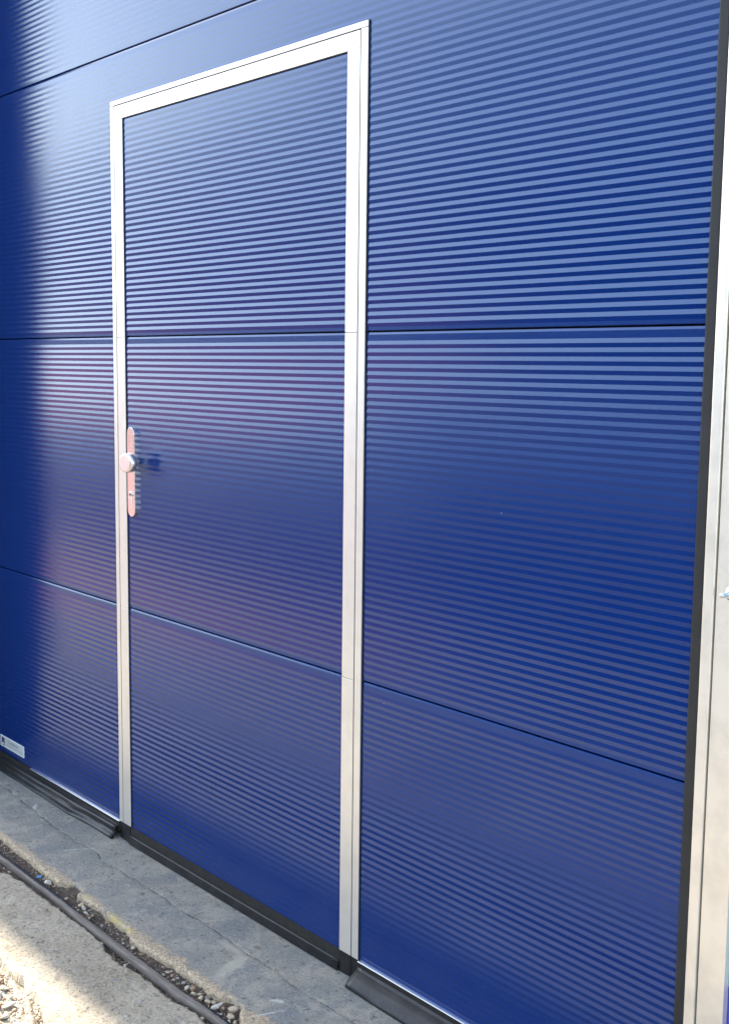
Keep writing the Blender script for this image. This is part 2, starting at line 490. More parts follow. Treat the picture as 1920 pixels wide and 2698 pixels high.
# apron in front of the door
cols = []
for x in XS:
    e = edge_y(x); c = crack_y(x)
    wdt = 0.0009 + 0.0030 * max(0, n3(x, 0, 17, 12) + 0.25) if fine_zone(x) else 0.002
    dep = 0.010 * max(0.10, min(1, 0.55 + 1.5 * n3(x, 0, 11, 13))) if fine_zone(x) else 0.004
    ys = lin(0.60, 0.05, 4) + lin(0.03, c + 0.02, 8) + [c + 0.008, c + wdt, c + wdt * .4, c - wdt * .4, c - wdt, c - 0.008] + lin(c - 0.016, e + 0.012, 14) + [e + 0.006, e + 0.002, e, e - 0.001, e - 0.002]
    col_ = []
    for k, y in enumerate(ys):
        z = 0.0
        if fine_zone(x) and y < 0.04: z = 0.0016 * n3(x, y, 9, 3) + 0.0009 * n3(x, y, 45, 4)
        if abs(y - c) < wdt * .5: z -= dep
        elif abs(y - c) <= wdt * 1.01: z -= 0.0010
        if k == len(ys) - 5: z -= 0.0010
        if k == len(ys) - 4: z -= 0.003 + 0.002 * n3(x, 0, 60, 31)
        if k == len(ys) - 3: z -= 0.008
        if k == len(ys) - 2: z -= 0.020
        if k == len(ys) - 1: z = -0.045
        col_.append((x, y, z))
    cols.append(col_)
apron = grid_mesh('apron_pavement', cols, APRON, None, tuple(range(13, 19)))
tag(apron, 'blue grey painted concrete apron with a long crack in front of the door', kind='structure')

# dirt joint between apron and yard slab
cols = []
for x in XS:
    ys = lin(-0.235, -0.40, 44)
    cols.append([(x, y, -0.019 + ((0.006 * n3(x, y, 25, 20) + 0.004 * n3(x, y, 80, 21) + 0.002 * n3(x, y, 190, 22) + 0.007 * max(0, (abs(y + 0.325) - 0.02) / 0.03) * (0.6 + n3(x, y, 12, 26))) if fine_zone(x) else 0)) for y in ys])
joint = grid_mesh('soil', cols, DIRT)
tag(joint, 'dark brown dirt filling the joint between apron and yard slab', kind='structure')

# yard slab of rough concrete
cols = []
for x in XS:
    s = slab_y(x); c = interp(CRK2, x) + (0.010 * n3(x, 0, 20, 40) + 0.005 * n3(x, 0, 70, 41) if fine_zone(x) else 0)
    w1 = 0.006 + (0.007 * (n3(x, 0, 16, 42) + 0.3) if fine_zone(x) else 0)
    w1 = max(0.002, w1)
    ys = [s + 0.002, s + 0.001, s, s - 0.003] + lin(s - 0.008, c + w1 + 0.006, 26) + [c + w1 + 0.002, c + w1 * .8, c - w1 * .5, c - w1 - 0.004] + lin(c - w1 - 0.012, -0.90, 34) + [-1.0, -1.2, -1.5]
    col_ = []
    for k, y in enumerate(ys):
        z = 0.0
        if fine_zone(x) and y > -1.1:
            z = 0.003 * n3(x, y, 8, 50) + 0.0022 * n3(x, y, 35, 51) + 0.0014 * n3(x, y, 110, 52)
            if y < c - w1 and x < 0.78:
                q = min(1, (c - w1 - y) / 0.02)
                hole = max(0, min(1, 0.75 + 1.6 * n3(x, y, 7, 55)))
                z -= 0.012 * q * hole
        if abs(y - c) < w1 * .9 and x < 0.84: z -= 0.020
        if k == 2: z -= 0.004
        if k == 1: z -= 0.014
        if k == 0: z = -0.045
        col_.append((x, y, z))
    cols.append(col_)
slab = grid_mesh('yard_pavement', cols, SLAB)
tag(slab, 'rough grey concrete yard slab lying partly in sunlight', kind='structure')

ground = pydata('ground', [(-600, -600, -.05), (600, -600, -.05), (600, 600, -.05), (-600, 600, -.05)], [(0, 1, 2, 3)], GROUND)
tag(ground, 'worn asphalt ground of the open yard', kind='structure')

# ---------------------------------------------------------------- building round the door
bld = thing('workshop_building', (0, 0.5, 0), 'blue painted workshop wall around the sectional door', 'building')
H = 5.0
box('back_wall', -14, 9, 0.075, 0.8, 0, H - 0.05, NAVY, bld)
box('lintel_wall', -14, 9, 0.0, 0.072, 3.02, H, NAVY, bld)
pw = box('painted_wall', 1.975, 9, 0.004, 0.072, 0, 3.017, WALLP, bld)
pw['label'] = 'purple blue and pale blue flaking painted wall beside the steel post'
box('left_wall', -14, -1.22, 0.0, 0.072, 0, 3.017, NAVY, bld)
box('pier', -1.55, -0.925, -0.235, -0.003, 0, H - 0.02, NAVY, bld, 0.006)

# ---------------------------------------------------------------- the sectional door
ZB, Z3, Z2, Z1, Z0 = 0.0517, 0.6902, 1.4402, 2.1902, 2.9402
XL, XR, XE, XA = 0.0, 1.0655, 1.8883, -0.84
GAP, BEV, FAC = 0.0026, 0.0016, 0.00784
AMP = FAC * math.tan(R(6.6))

def ribs(z_mod_bottom, za, zb, cut_a=False, cut_b=False, depth=0.020):
    """profile of one panel; ribs keep the phase set by the row's bottom joint"""
    lo = za if cut_a else za + GAP / 2
    hi = zb if cut_b else zb - GAP / 2
    start = z_mod_bottom + GAP / 2 + BEV + 0.0065
    pts = []
    def surf(k): return -AMP if k % 2 else 0.0       # outward peak on odd edges
    if cut_a: pts += [(depth, lo)]
    else: pts += [(depth, lo), (0.004, lo), (0.0014, lo + 0.0004), (0.0, lo + BEV)]
    k0 = 0
    if cut_a:
        k0 = math.ceil((lo + 0.0005 - start) / FAC)
        a, b = surf(k0 - 1), surf(k0)
        f = (lo - (start + (k0 - 1) * FAC)) / FAC
        pts.append((a + (b - a) * f, lo))
    top = hi - 0.0005 if cut_b else hi - 0.0050 - 0.0026
    k = max(0, k0)
    while start + k * FAC < top:
        pts.append((surf(k), start + k * FAC)); k += 1
    if cut_b:
        pts += [(surf(k - 1), hi), (depth, hi)]
    else:
        if pts[-1][0] < 0: pts.pop()
        pts += [(0.0, hi - 0.0050), (0.0013, hi - 0.0006), (0.004, hi), (depth, hi)]
    return pts

def panel_bm(bm, x0, x1, prof):
    n = len(prof)
    xs = [x0, x1]
    vs = [[bm.verts.new((x, y, z)) for (y, z) in prof] for x in xs]
    for j in range(n - 1):
        bm.faces.new((vs[0][j], vs[1][j], vs[1][j + 1], vs[0][j + 1]))
    bm.faces.new(vs[0]); bm.faces.new(list(reversed(vs[1])))
    bm.faces.new((vs[0][-1], vs[1][-1], vs[1][0], vs[0][0]))

def panel(name, spans, parent):
    bm = bmesh.new()
    for x0, x1, prof in spans: panel_bm(bm, x0, x1, prof)
    o = from_bm(name, bm, PAINT, parent)
    return o

FD = 0.0045     # how far the wicket frame stands proud of the sheets
fx = lambda x: px_fix(x, 0, FD)[0]
fz = lambda z: px_fix(0, z, FD)[1]
X_OL, X_OLG, X_LL = fx(0.0), fx(0.0203), fx(0.0628)
X_RL, X_ORG, X_OR = fx(1.0011), fx(1.0428), fx(1.0655)
Z_T, Z_TG, Z_TL = fz(2.0687), fz(2.0551), fz(2.0178)

door = thing('sectional_door', (0.53, 0, 0), 'large blue ribbed sectional garage door with a wicket door set in it', 'garage door')
xr_in = X_OR - 0.004
R1 = ribs(Z3 - 0.75, ZB, Z3, cut_a=True)
R2 = ribs(Z3, Z3, Z2)
R3 = ribs(Z2, Z2, Z1)
R3t = ribs(Z2, Z_T - 0.002, Z1, cut_a=True)
R4 = ribs(Z1, Z1, Z0)
for rr_ in (R1, R2):
    panel('door_panel', [(XA, X_OL + 0.004, rr_)], door)
    panel('door_panel', [(xr_in, 1.90, rr_)], door)
panel('door_panel', [(XA, X_OL + 0.004, R3), (X_OL + 0.004, xr_in, R3t), (xr_in, 1.90, R3)], door)
panel('door_panel', [(XA, 1.90, R4)], door)
# black box added behind the panels blocks light leaks and keeps joints dark
box('joint_backing', XA, 1.90, 0.022, 0.045, 0.05, 3.0, DARK, door)

# outer frame of the wicket opening
def bar(name, x0, x1, z0, z1, y0, mat_, parent, bev=0.0012, y1=0.018):
    return box(name, x0, x1, y0, y1, z0, z1, mat_, parent, bev, 2)
G = 0.0014
bar('frame_jamb', X_OL, X_OLG - G, ZB, Z_TG, -FD, ALU, door)
bar('frame_jamb', X_ORG + G, X_OR, ZB, Z_TG, -FD, ALU, door)
bar('frame_head', X_OL, X_OR, Z_TG + G * .7, Z_T, -FD, ALU, door)
# black gasket along the outer right jamb
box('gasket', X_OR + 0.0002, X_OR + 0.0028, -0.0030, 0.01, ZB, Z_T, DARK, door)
box('gap_shade_strip', X_OLG - G + 1e-4, X_OLG + G - 1e-4, -FD + 0.0007, 0.016, 0.004, Z_TG - G, DARK, door)  # near-black strips fill the frame gaps to paint their shade
box('gap_shade_strip', X_ORG - G + 1e-4, X_ORG + G - 1e-4, -FD + 0.0007, 0.016, 0.004, Z_TG - G, DARK, door)
box('gap_shade_strip', X_OLG - G + 2e-4, X_ORG + G - 2e-4, -FD + 0.0006, 0.016, Z_TG - G + 1e-4, Z_TG + G * .7 - 1e-4, DARK, door)

# bottom rail lips and bulging bottom seals
def extr(name, prof, xs, mat_, parent, wob=0.0, seed=0, thick=0.004, shift=None):
    bm = bmesh.new()
    ring = []
    for x in xs:
        r = []
        for i, (y, z) in enumerate(prof):
            w = wob * (i / (len(prof) - 1)) if wob else 0
            dy = w * (n3(x, seed, 3.1, i * .05) + 0.4 * n3(x, seed, 11, i * .1))
            dz = 0.35 * w * n3(x, seed + 5, 5, i * .1)
            if shift: 
                a, b_ = shift(x, i); dy += a; dz += b_
            r.append(bm.verts.new((x, y + dy, max(0.0008, z + dz))))
        ring.append(r)
    for a, b_ in zip(ring, ring[1:]):
        for j in range(len(prof) - 1):
            bm.faces.new((a[j], b_[j], b_[j + 1], a[j + 1]))
    o = from_bm(name, bm, mat_, parent, True)
    md = o.modifiers.new('thickness', 'SOLIDIFY'); md.thickness = thick; md.offset = 0
    return o

def smooth_poly(p, n=6):
    out = []
    for i in range(len(p) - 1):
        p0 = p[max(0, i - 1)]; p1 = p[i]; p2 = p[i + 1]; p3 = p[min(len(p) - 1, i + 2)]
        for s in range(n):
            u = s / n
            out.append(tuple(0.5 * ((2 * b_) + (-a + c) * u + (2 * a - 5 * b_ + 4 * c - d) * u * u + (-a + 3 * b_ - 3 * c + d) * u ** 3) for a, b_, c, d in zip(p0, p1, p2, p3)))
    out.append(p[-1])
    return out

box('retaining_lip', X_OR + 0.003, 1.90, -0.0075, 0.01, ZB - 0.0029, ZB - 0.0003, LIP, door, 0.0010, 3)
box('retaining_lip', -0.575, X_OL - 0.0005, -0.0075, 0.01, ZB - 0.0029, ZB - 0.0003, LIP, door, 0.0010, 3)
box('seal_band', XA, X_OL - 0.003, -0.0045, 0.012, 0.022, ZB - 0.0034, FLOCK, door, 0.001)
box('seal_band', X_OR + 0.001, 1.90, -0.0045, 0.012, 0.022, ZB - 0.0034, FLOCK, door, 0.001)
PR = smooth_poly([(-.004, .036), (-.008, .031), (-.016, .0275), (-.027, .022), (-.037, .013), (-.0415, .006), (-.040, .002), (-.030, .0025)])
extr('bottom_seal', PR, lin(X_OR + 0.004, 1.92, 60), BLACK, door, 0.004, 3)
PLf = smooth_poly([(-.004, .037), (-.009, .034), (-.014, .0325), (-.0165, .027), (-.0175, .020), (-.021, .013), (-.0275, .008), (-.030, .003), (-.022, .002)])
extr('bottom_seal', PLf, lin(-0.835, X_OL - 0.006, 70), BLACK, door, 0.007, 8,
     shift=lambda x, i: (-0.008 * math.exp(-((x + 0.26) / 0.10) ** 2) * i / 48, 0.0))
box('seal_core', X_OR + 0.02, 1.90, -0.022, 0.0, 0.001, 0.018, DARK, door, 0.004)
box('seal_core', XA, X_OL - 0.03, -0.012, 0.0, 0.001, 0.020, DARK, door, 0.004)

# maker's sticker
def text_mesh(name, body, size, loc, mat_, parent, squash=1.0):
    cu = bpy.data.curves.new(name, 'FONT')
    cu.body = body; cu.size = size; cu.extrude = 0.00005
    tmp = bpy.data.objects.new('tmp', cu)
    COL.objects.link(tmp)
    dg = bpy.context.evaluated_depsgraph_get()
    me = bpy.data.meshes.new_from_object(tmp.evaluated_get(dg))
    bpy.data.objects.remove(tmp)
    me.transform(Matrix.Diagonal((squash, 1, 1, 1)))
    me.transform(Matrix.Translation(loc) @ Matrix.Rotation(R(90), 4, 'X'))
    me.materials.clear()
    return link_mesh(name, me, mat_, parent)
ST = mat_plain('sticker_vinyl', (0.40, 0.42, 0.40), 0.4, 0.08, 60, 0, 0)
STB = mat_plain('sticker_border', (0.60, 0.62, 0.62), 0.35, 0.05, 60, 0, 0)
STP = mat_plain('sticker_purple', (0.055, 0.030, 0.16), 0.4, 0.1, 60, 0, 0)
STK = mat_plain('sticker_ink', (0.05, 0.055, 0.05), 0.5, 0.1, 60, 0, 0)
STG = mat_plain('sticker_grey_ink', (0.20, 0.21, 0.21), 0.5, 0.2, 200, 0, 0)
sx0, sx1, sz0, sz1 = -0.8125, -0.629, 0.0692, 0.1082
stk = box('sticker', sx0, sx1, -0.0011, 0.0, sz0, sz1, STB, door, 0.0003)
stk['label'] = 'small silver grey sticker with a purple emblem and the word Camdoors'
def subpart(name, x0, x1, z0, z1, y, mat_):
    o = box(name, x0, x1, y, -0.0011, z0, z1, mat_)
    o.parent = stk; return o
subpart('print_field', sx0 + 0.004, sx1 - 0.004, sz0 + 0.0035, sz1 - 0.0035, -0.00125, ST)
subpart('emblem', sx0 + 0.012, sx0 + 0.034, sz0 + 0.006, sz1 - 0.006, -0.00140, STK)
subpart('emblem_panel', sx0 + 0.015, sx0 + 0.0305, sz0 + 0.0165, sz1 - 0.0085, -0.00155, STP)
o = pydata('emblem_mark', [(sx0 + .016, -.00156, sz0 + .0085), (sx0 + .0295, -.00156, sz0 + .0080), (sx0 + .0285, -.00156, sz0 + .0115), (sx0 + .022, -.00156, sz0 + .0150), (sx0 + .016, -.00156, sz0 + .0145)], [(0, 1, 2, 3, 4)], STB); o.parent = stk
tx = text_mesh('lettering', 'Camdoors', 0.0155, (sx0 + 0.062, -0.00135, sz0 + 0.0205), STK, None, 1.22); tx.parent = stk
subpart('grey_rule', sx0 + 0.052, sx1 - 0.010, sz0 + 0.0125, sz0 + 0.0145, -0.00135, STG)

# ---------------------------------------------------------------- wicket door leaf
wk = thing('wicket_door', (0.53, 0, 0), 'blue ribbed walk through door in a silver aluminium frame', 'door')
lx0, lx1 = X_LL - 0.004, X_RL + 0.004
panel('leaf_panel', [(lx0, lx1, R1)], wk)
panel('leaf_panel', [(lx0, lx1, R2)], wk)
panel('leaf_panel', [(lx0, lx1, ribs(Z2, Z2, Z_TL + 0.004, cut_b=True))], wk)
J = 0.00035
zs3, zs2 = Z3 - 0.0030, Z2 - 0.0015
for (x0, x1) in ((X_OLG + G, X_LL), (X_RL, X_ORG - G)):
    bar('stile', x0, x1, ZB, zs3 - J, -FD, ALU, wk)
    bar('stile', x0, x1, zs3 + J, zs2 - J, -FD, ALU, wk)
    bar('stile', x0, x1, zs2 + J, Z_TL, -FD, ALU, wk)
bar('top_rail', X_OLG + G, X_ORG - G, Z_TL + 0.0002, Z_TG - G, -FD, ALU, wk)
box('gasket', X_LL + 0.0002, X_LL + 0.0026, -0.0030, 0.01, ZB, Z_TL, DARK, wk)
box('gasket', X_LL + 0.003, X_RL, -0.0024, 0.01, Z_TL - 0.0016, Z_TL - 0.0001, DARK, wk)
# black threshold under the leaf
box('threshold_band', X_LL - 0.002, X_RL - 0.001, -0.0035, 0.014, 0.0245, ZB - 0.0008, FLOCK, wk, 0.0008)
extr('threshold_lip', smooth_poly([(-.0035, .0250), (-.0062, .0238), (-.0072, .018), (-.0085, .010), (-.0095, .002)], 4), lin(X_LL - 0.002, X_RL - 0.001, 40), BLACK, wk, 0.002, 15, 0.003)
for (x0, x1) in ((X_OLG, X_LL - 0.0025), (X_RL - 0.0005, X_ORG - 0.001)):
    box('corner_block', x0, x1, -0.0050, 0.014, 0.0012, ZB - 0.0008, BLACK, wk, 0.0012)
for (x0, x1) in ((X_OL + 0.001, X_OLG - 0.0012), (X_ORG + 0.0006, X_OR)):
    box('jamb_block', x0, x1, -0.0030, 0.012, 0.0012, ZB - 0.0008, BLACK, door, 0.001)

# handle plate with knob and lock cylinder
def stadium(bm, cx, cz, hw, z0, z1, y0, y1, bev=0.0011, n=14):
    pts = []
    for i in range(n + 1):
        a = math.pi * i / n
        pts.append((cx + hw * math.cos(a), z1 - hw + hw * math.sin(a)))
    for i in range(n + 1):
        a = math.pi + math.pi * i / n
        pts.append((cx + hw * math.cos(a), z0 + hw + hw * math.sin(a)))
    front = bm.faces.new([bm.verts.new((x, y0, z)) for x, z in pts])
    r = bmesh.ops.extrude_face_region(bm, geom=[front])
    for g_ in r['geom']:
        if isinstance(g_, bmesh.types.BMVert): g_.co.y = y1
    bm.normal_update()
    es = [e for e in bm.edges if all(abs(v.co.y - y0) < 1e-6 for v in e.verts)]
    bmesh.ops.bevel(bm, geom=es, offset=bev, segments=3, affect='EDGES', profile=0.5)
bm = bmesh.new()
stadium(bm, 0.1068, 1.07, 0.0192, 0.9506, 1.196, -0.0105, 0.0)
plate = from_bm('handle_plate', bm, ALU_S, wk)
plate['label'] = 'long rounded satin metal handle plate with a knob'

def lathe(name, prof, center, axis_rot, mat_, n=40, sx=1.0, sz=1.0, parent=None):
    v = []; f = []
    for (r_, h_) in prof:
        for i in range(n):
            a = 2 * math.pi * i / n
            v.append(Vector((r_ * math.cos(a) * sx, -h_, r_ * math.sin(a) * sz)))
    for i in range(len(prof) - 1):
        for j in range(n):
            a = i * n + j; b_ = i * n + (j + 1) % n
            f.append((a, b_, b_ + n, a + n))
    f.append(tuple(range(n))); f.append(tuple((len(prof) - 1) * n + j for j in range(n)))
    v = [Matrix.Rotation(axis_rot, 3, 'Z') @ p + Vector(center) for p in v]
    o = pydata(name, v, f, mat_, None, True)
    if parent: o.parent = parent; 
    return o
# world-space sub-parts: parent plate sits at -base of wk, so undo that offset
def under(o, par):
    o.parent = par
    o.matrix_parent_inverse = Matrix.Translation(-(Vector(par.location) + Vector((par.parent.location if par.parent else (0, 0, 0)))))
kprof = [(0.0, 0), (0.0170, .0), (0.0232, .0008), (0.0255, .0026), (0.0266, .0056), (0.0268, .010), (0.0266, .0142), (0.0257, .0172), (0.0244, .0190), (0.0228, .0200), (0.0205, .0206), (0.0, 0)]
knob = lathe('knob', kprof[1:-1], (0.147, -0.0315, 1.103), R(0), KNOBM, 44, 1.36, 1.0)
under(knob, plate)
for p_ in knob.data.polygons:
    if len(p_.vertices) > 4: p_.use_smooth = False
neck = lathe('knob_neck', [(0.0105, 0.0), (0.0095, 0.006), (0.0095, 0.028)], (0.116, -0.010, 1.1015), R(48), ALU_S, 24)
under(neck, plate)
rose = lathe('knob_rose', [(0.0165, 0.0), (0.0165, 0.0015), (0.0150, 0.0024)], (0.1068, -0.0103, 1.1015), 0, ALU_S, 28)
under(rose, plate)
cyl = lathe('lock_cylinder', [(0.0078, 0.0), (0.0078, 0.003), (0.0070, 0.0036)], (0.1078, -0.0100, 1.0135), 0, ZINC, 24)
under(cyl, plate)
tail = box('cylinder_tail', 0.1036, 0.1120, -0.0128, -0.009, 0.984, 1.007, KNOBM, None, 0.002); under(tail, plate)
key = box('keyhole', 0.1069, 0.1087, -0.01375, -0.0134, 1.0085, 1.0185, DARK, None); under(key, plate)

# ---------------------------------------------------------------- steel post on the right (seal, angle, plate, stud)
post = thing('guide_post', (1.94, 0, 0), 'galvanised steel door guide post with grey rubber seal on the right', 'post')
TOP = 2.98
box('rubber_seal', 1.8945, 1.9152, -0.0095, 0.03, 0.004, TOP, SEAL, post, 0.004, 3)
box('rail_angle', 1.9160, 1.9362, -0.0140, 0.03, 0.001, TOP, GALV, post, 0.0045, 4)
box('rail_gap', 1.9365, 1.9392, -0.0015, 0.03, 0.001, TOP, DARK, post)
box('backing_plate', 1.9395, 1.9885, -0.0110, 0.0025, 0.001, TOP, GALV, post, 0.0012)
stud = lathe('stud', [(0.0040, 0.0), (0.0040, 0.0285), (0.0032, 0.0297)], (1.9675, -0.0110, 1.0215), 0, ZINC, 20); under(stud, post)
nut = lathe('nut', [(0.0085, 0.0), (0.0085, 0.0062), (0.0070, 0.0075)], (1.9675, -0.0130, 1.0215), 0, ZINC, 6); under(nut, post)
wsh = lathe('washer', [(0.0115, 0.0), (0.0115, 0.0019)], (1.9675, -0.0110, 1.0215), 0, ZINC, 28); under(wsh, post)
# matching post at the left end of the door, outside the picture
post2 = thing('guide_post', (-0.86, 0, 0), 'galvanised steel door guide post at the left end of the door', 'post')
box('rubber_seal', -0.850, -0.829, -0.0095, 0.03, 0.004, TOP, SEAL, post2, 0.004, 3)
box('rail_angle', -0.872, -0.8508, -0.0140, 0.03, 0.001, TOP, GALV, post2, 0.0045, 4)
box('backing_plate', -0.922, -0.8745, -0.0110, 0.0025, 0.001, TOP, GALV, post2, 0.0012)

# ---------------------------------------------------------------- rubber strip in the joint
bm = bmesh.new()
HP = [(-.3, -.322), (-.101, -.3225), (.054, -.3215), (.225, -.3215), (.397, -.331), (.562, -.3315), (.713, -.3315), (.859, -.335), (.972, -.3265), (1.031, -.324), (1.6, -.326)]
prof = []
for i in range(18):
    a = 2 * math.pi * i / 18
    ca, sa = math.cos(a), math.sin(a)
    prof.append((0.0098 * math.copysign(abs(ca) ** 0.45, ca), 0.0105 * math.copysign(abs(sa) ** 0.55, sa)))
rings = []
for x in lin(-0.7, 1.7, 240):
    yc = interp(HP, x) + 0.0016 * n3(x, 0, 6, 70); zc = -0.0095 + 0.0025 * n3(x, 0, 4, 71) + 0.0008 * n3(x, 0, 17, 72)
    rings.append([bm.verts.new((x, yc + a * (1 + .06 * n3(x, b_, 30, 73)), zc + b_)) for a, b_ in prof])
for a, b_ in zip(rings, rings[1:]):
    for j in range(18):
        bm.faces.new((a[j], a[(j + 1) % 18], b_[(j + 1) % 18], b_[j]))
bm.faces.new(rings[0]); bm.faces.new(list(reversed(rings[-1])))
strip = from_bm('rubber_strip', bm, STRIP, None, True)
tag(strip, 'long weathered black rubber strip lying in the dirt joint of the concrete', 'rubber strip')

# ---------------------------------------------------------------- pebbles, stones, straw
def mat_stone(name, col, var=0.2, rough=0.8): return mat_plain(name, col, rough, var, 90, 0, 0.35, 0.002)
STONES = [mat_stone('stone_cream', (0.40, 0.31, 0.20)), mat_stone('stone_grey', (0.24, 0.21, 0.17)), mat_stone('stone_tan', (0.30, 0.19, 0.11)), mat_stone('stone_white', (0.46, 0.40, 0.31)), mat_stone('stone_brown', (0.14, 0.095, 0.065)), mat_stone('stone_slate', (0.12, 0.115, 0.11))]
def rock_verts(seed, r, flat=0.65, sub=1, rough=0.35):
    bm_ = bmesh.new()
    bmesh.ops.create_icosphere(bm_, subdivisions=sub, radius=1.0)
    rnd = random.Random(seed)
    sc = Vector((rnd.uniform(0.75, 1.3), rnd.uniform(0.65, 1.0), flat * rnd.uniform(0.75, 1.1)))
    rot = Euler((rnd.uniform(-.4, .4), rnd.uniform(-.4, .4), rnd.uniform(0, 6.28))).to_matrix()
    off = Vector((rnd.uniform(0, 50), rnd.uniform(0, 50), rnd.uniform(0, 50)))
    planes = [(Vector((rnd.gauss(0, 1), rnd.gauss(0, 1), rnd.gauss(0, 1))).normalized(), rnd.uniform(0.50, 0.85)) for _ in range(9)]
    out = []
    for v in bm_.verts:
        p = v.co.copy()
        p *= 1 + rough * noise.noise(p * 1.3 + off)
        for n_, d_ in planes:
            k = p.dot(n_)
            if k > d_: p -= n_ * (k - d_)
        out.append(rot @ Vector((p.x * sc.x, p.y * sc.y, p.z * sc.z)) * r)
    fs = [tuple(v.index for v in f.verts) for f in bm_.faces]
    bm_.free()
    return out, fs

ORD = 'first second third fourth fifth sixth seventh eighth ninth tenth eleventh twelfth thirteenth fourteenth fifteenth sixteenth seventeenth'.split()
TONE = {0: 'cream', 1: 'grey', 2: 'tan', 3: 'pale', 4: 'brown', 5: 'dark grey'}
def ordinal(items, it):
    return ORD[sorted(i[0] for i in items).index(it[0])]
def stone(x, y, z, r, mi, label, group=None, seed=None, flat=0.65, name='pebble'):
    v, f = rock_verts(seed if seed is not None else random.randint(0, 10 ** 6), r, flat, 2)
    me = bpy.data.meshes.new(name)
    me.from_pydata([tuple(p * 0.84) for p in v], [], f); me.update()
    o = link_mesh(name, me, STONES[mi] if isinstance(mi, int) else mi)
    o.location = (x, y, z)
    return tag(o, label, 'pebble' if name == 'pebble' else 'stone', group)

soil_z = lambda x, y: -0.019 + 0.006 * n3(x, y, 25, 20) + 0.004 * n3(x, y, 80, 21)
BLUE_CHIP = mat_plain('blue_chip', (0.06, 0.20, 0.34), 0.5, 0.2, 60)
BLUE_CHIP2 = mat_plain('teal_chip', (0.11, 0.17, 0.19), 0.6, 0.2, 60)
stone(.095, -.297, -.008, .0105, BLUE_CHIP, 'bright blue chip of paint in the dirt joint', seed=3, flat=.45)
stone(.113, -.293, -.010, .0065, BLUE_CHIP2, 'small dull teal chip beside the bright blue one', seed=4, flat=.5)
stone(.150, -.298, -.006, .0155, 3, 'largest pale angular stone in the joint near the blue chip', seed=21, name='stone')
stone(.262, -.302, -.008, .0090, 0, 'cream triangular stone beside the broken notch of the apron', seed=7, name='stone')
stone(.320, -.292, -.006, .0105, 0, 'cream stone at the upper end of the pebble heap', seed=8, flat=.6)
stone(.342, -.294, -.006, .0115, 3, 'large whitish stone in the middle of the pebble heap', seed=9, flat=.7)
HEAP = [(.362, -.300, .0075, 3), (.379, -.302, .0078, 2), (.386, -.293, .0085, 0), (.373, -.290, .007, 5), (.392, -.306, .007, 0), (.355, -.285, .006, 1)]
for it in HEAP:
    x, y, r, mi = it
    stone(x, y, -.010, r, mi, f'{TONE[mi]} little pebble, {ordinal(HEAP, it)} from the left of the small ones in the heap', 'pebbles heaped beside the rubber strip')
stone(.452, -.303, -.009, .0075, 1, 'grey pebble lying alone past the pebble heap', seed=33)
stone(.600, -.302, -.009, .0075, 3, 'pale pebble below the grey apron edge at mid joint', seed=35)
stone(.953, -.303, -.004, .0135, 3, 'large round white grey pebble near the end of the joint', seed=41, name='stone')
stone(.985, -.281, -.004, .0150, 0, 'tall cream stone against the far end of the apron bite', seed=42, flat=.9, name='stone')
stone(1.000, -.297, -.006, .0130, 0, 'flat yellowish stone next to the large round pebble', seed=43, name='stone')
ROW = [(.815, -.297, .0085, 1), (.835, -.300, .0075, 3), (.850, -.293, .010, 2), (.868, -.304, .0075, 0), (.880, -.297, .0085, 0), (.893, -.302, .0095, 0), (.903, -.292, .0080, 1), (.915, -.298, .0095, 0), (.928, -.290, .0095, 0), (.942, -.285, .0095, 3), (.960, -.288, .0075, 2), (.975, -.305, .0065, 3), (1.012, -.309, .0065, 3), (1.02, -.300, .007, 0), (.750, -.297, .007, 0), (.770, -.300, .0065, 2), (.788, -.296, .0075, 1)]
for it in ROW:
    x, y, r, mi = it
    stone(x, y, -.009, r, mi, f'{TONE[mi]} pebble, {ordinal(ROW, it)} from the left in the row along the eroded apron edge', 'pebbles in the row at the eroded edge')
OUTER = [(.905, -.349, .0065, 3), (.962, -.345, .0075, 0), (.30, -.343, .006, 2), (.53, -.345, .0055, 0), (.66, -.357, .0065, 3)]
for it in OUTER:
    x, y, r, mi = it
    stone(x, y, -.011, r, mi, f'{TONE[mi]} pebble on the yard side of the rubber strip, {ordinal(OUTER, it)} from the left', 'pebbles on the yard side of the strip')
# sunlit stones beyond the second crack
ORANGE = mat_stone('stone_orange', (0.40, 0.20, 0.10))
sunny = [(.520, -.625, .014, 0), (.546, -.640, .013, 3), (.560, -.612, .010, ORANGE), (.575, -.655, .012, 0), (.600, -.620, .012, 3), (.620, -.645, .016, 3), (.640, -.626, .010, 0), (.655, -.660, .011, ORANGE), (.670, -.640, .013, 3), (.590, -.675, .012, 2), (.635, -.680, .012, 0), (.680, -.690, .011, 0), (.705, -.665, .016, 3), (.725, -.690, .010, 2), (.545, -.670, .012, 1)]
for (x, y, r, mi) in sunny:
    stone(x, y, 0.0, r, mi, f"sun bleached {TONE.get(mi, 'orange') if isinstance(mi, int) else 'orange'} stone in the hollow beyond the crack, {ordinal(sunny, (x, y, r, mi))} from the left", 'sunlit stones in the hollow')

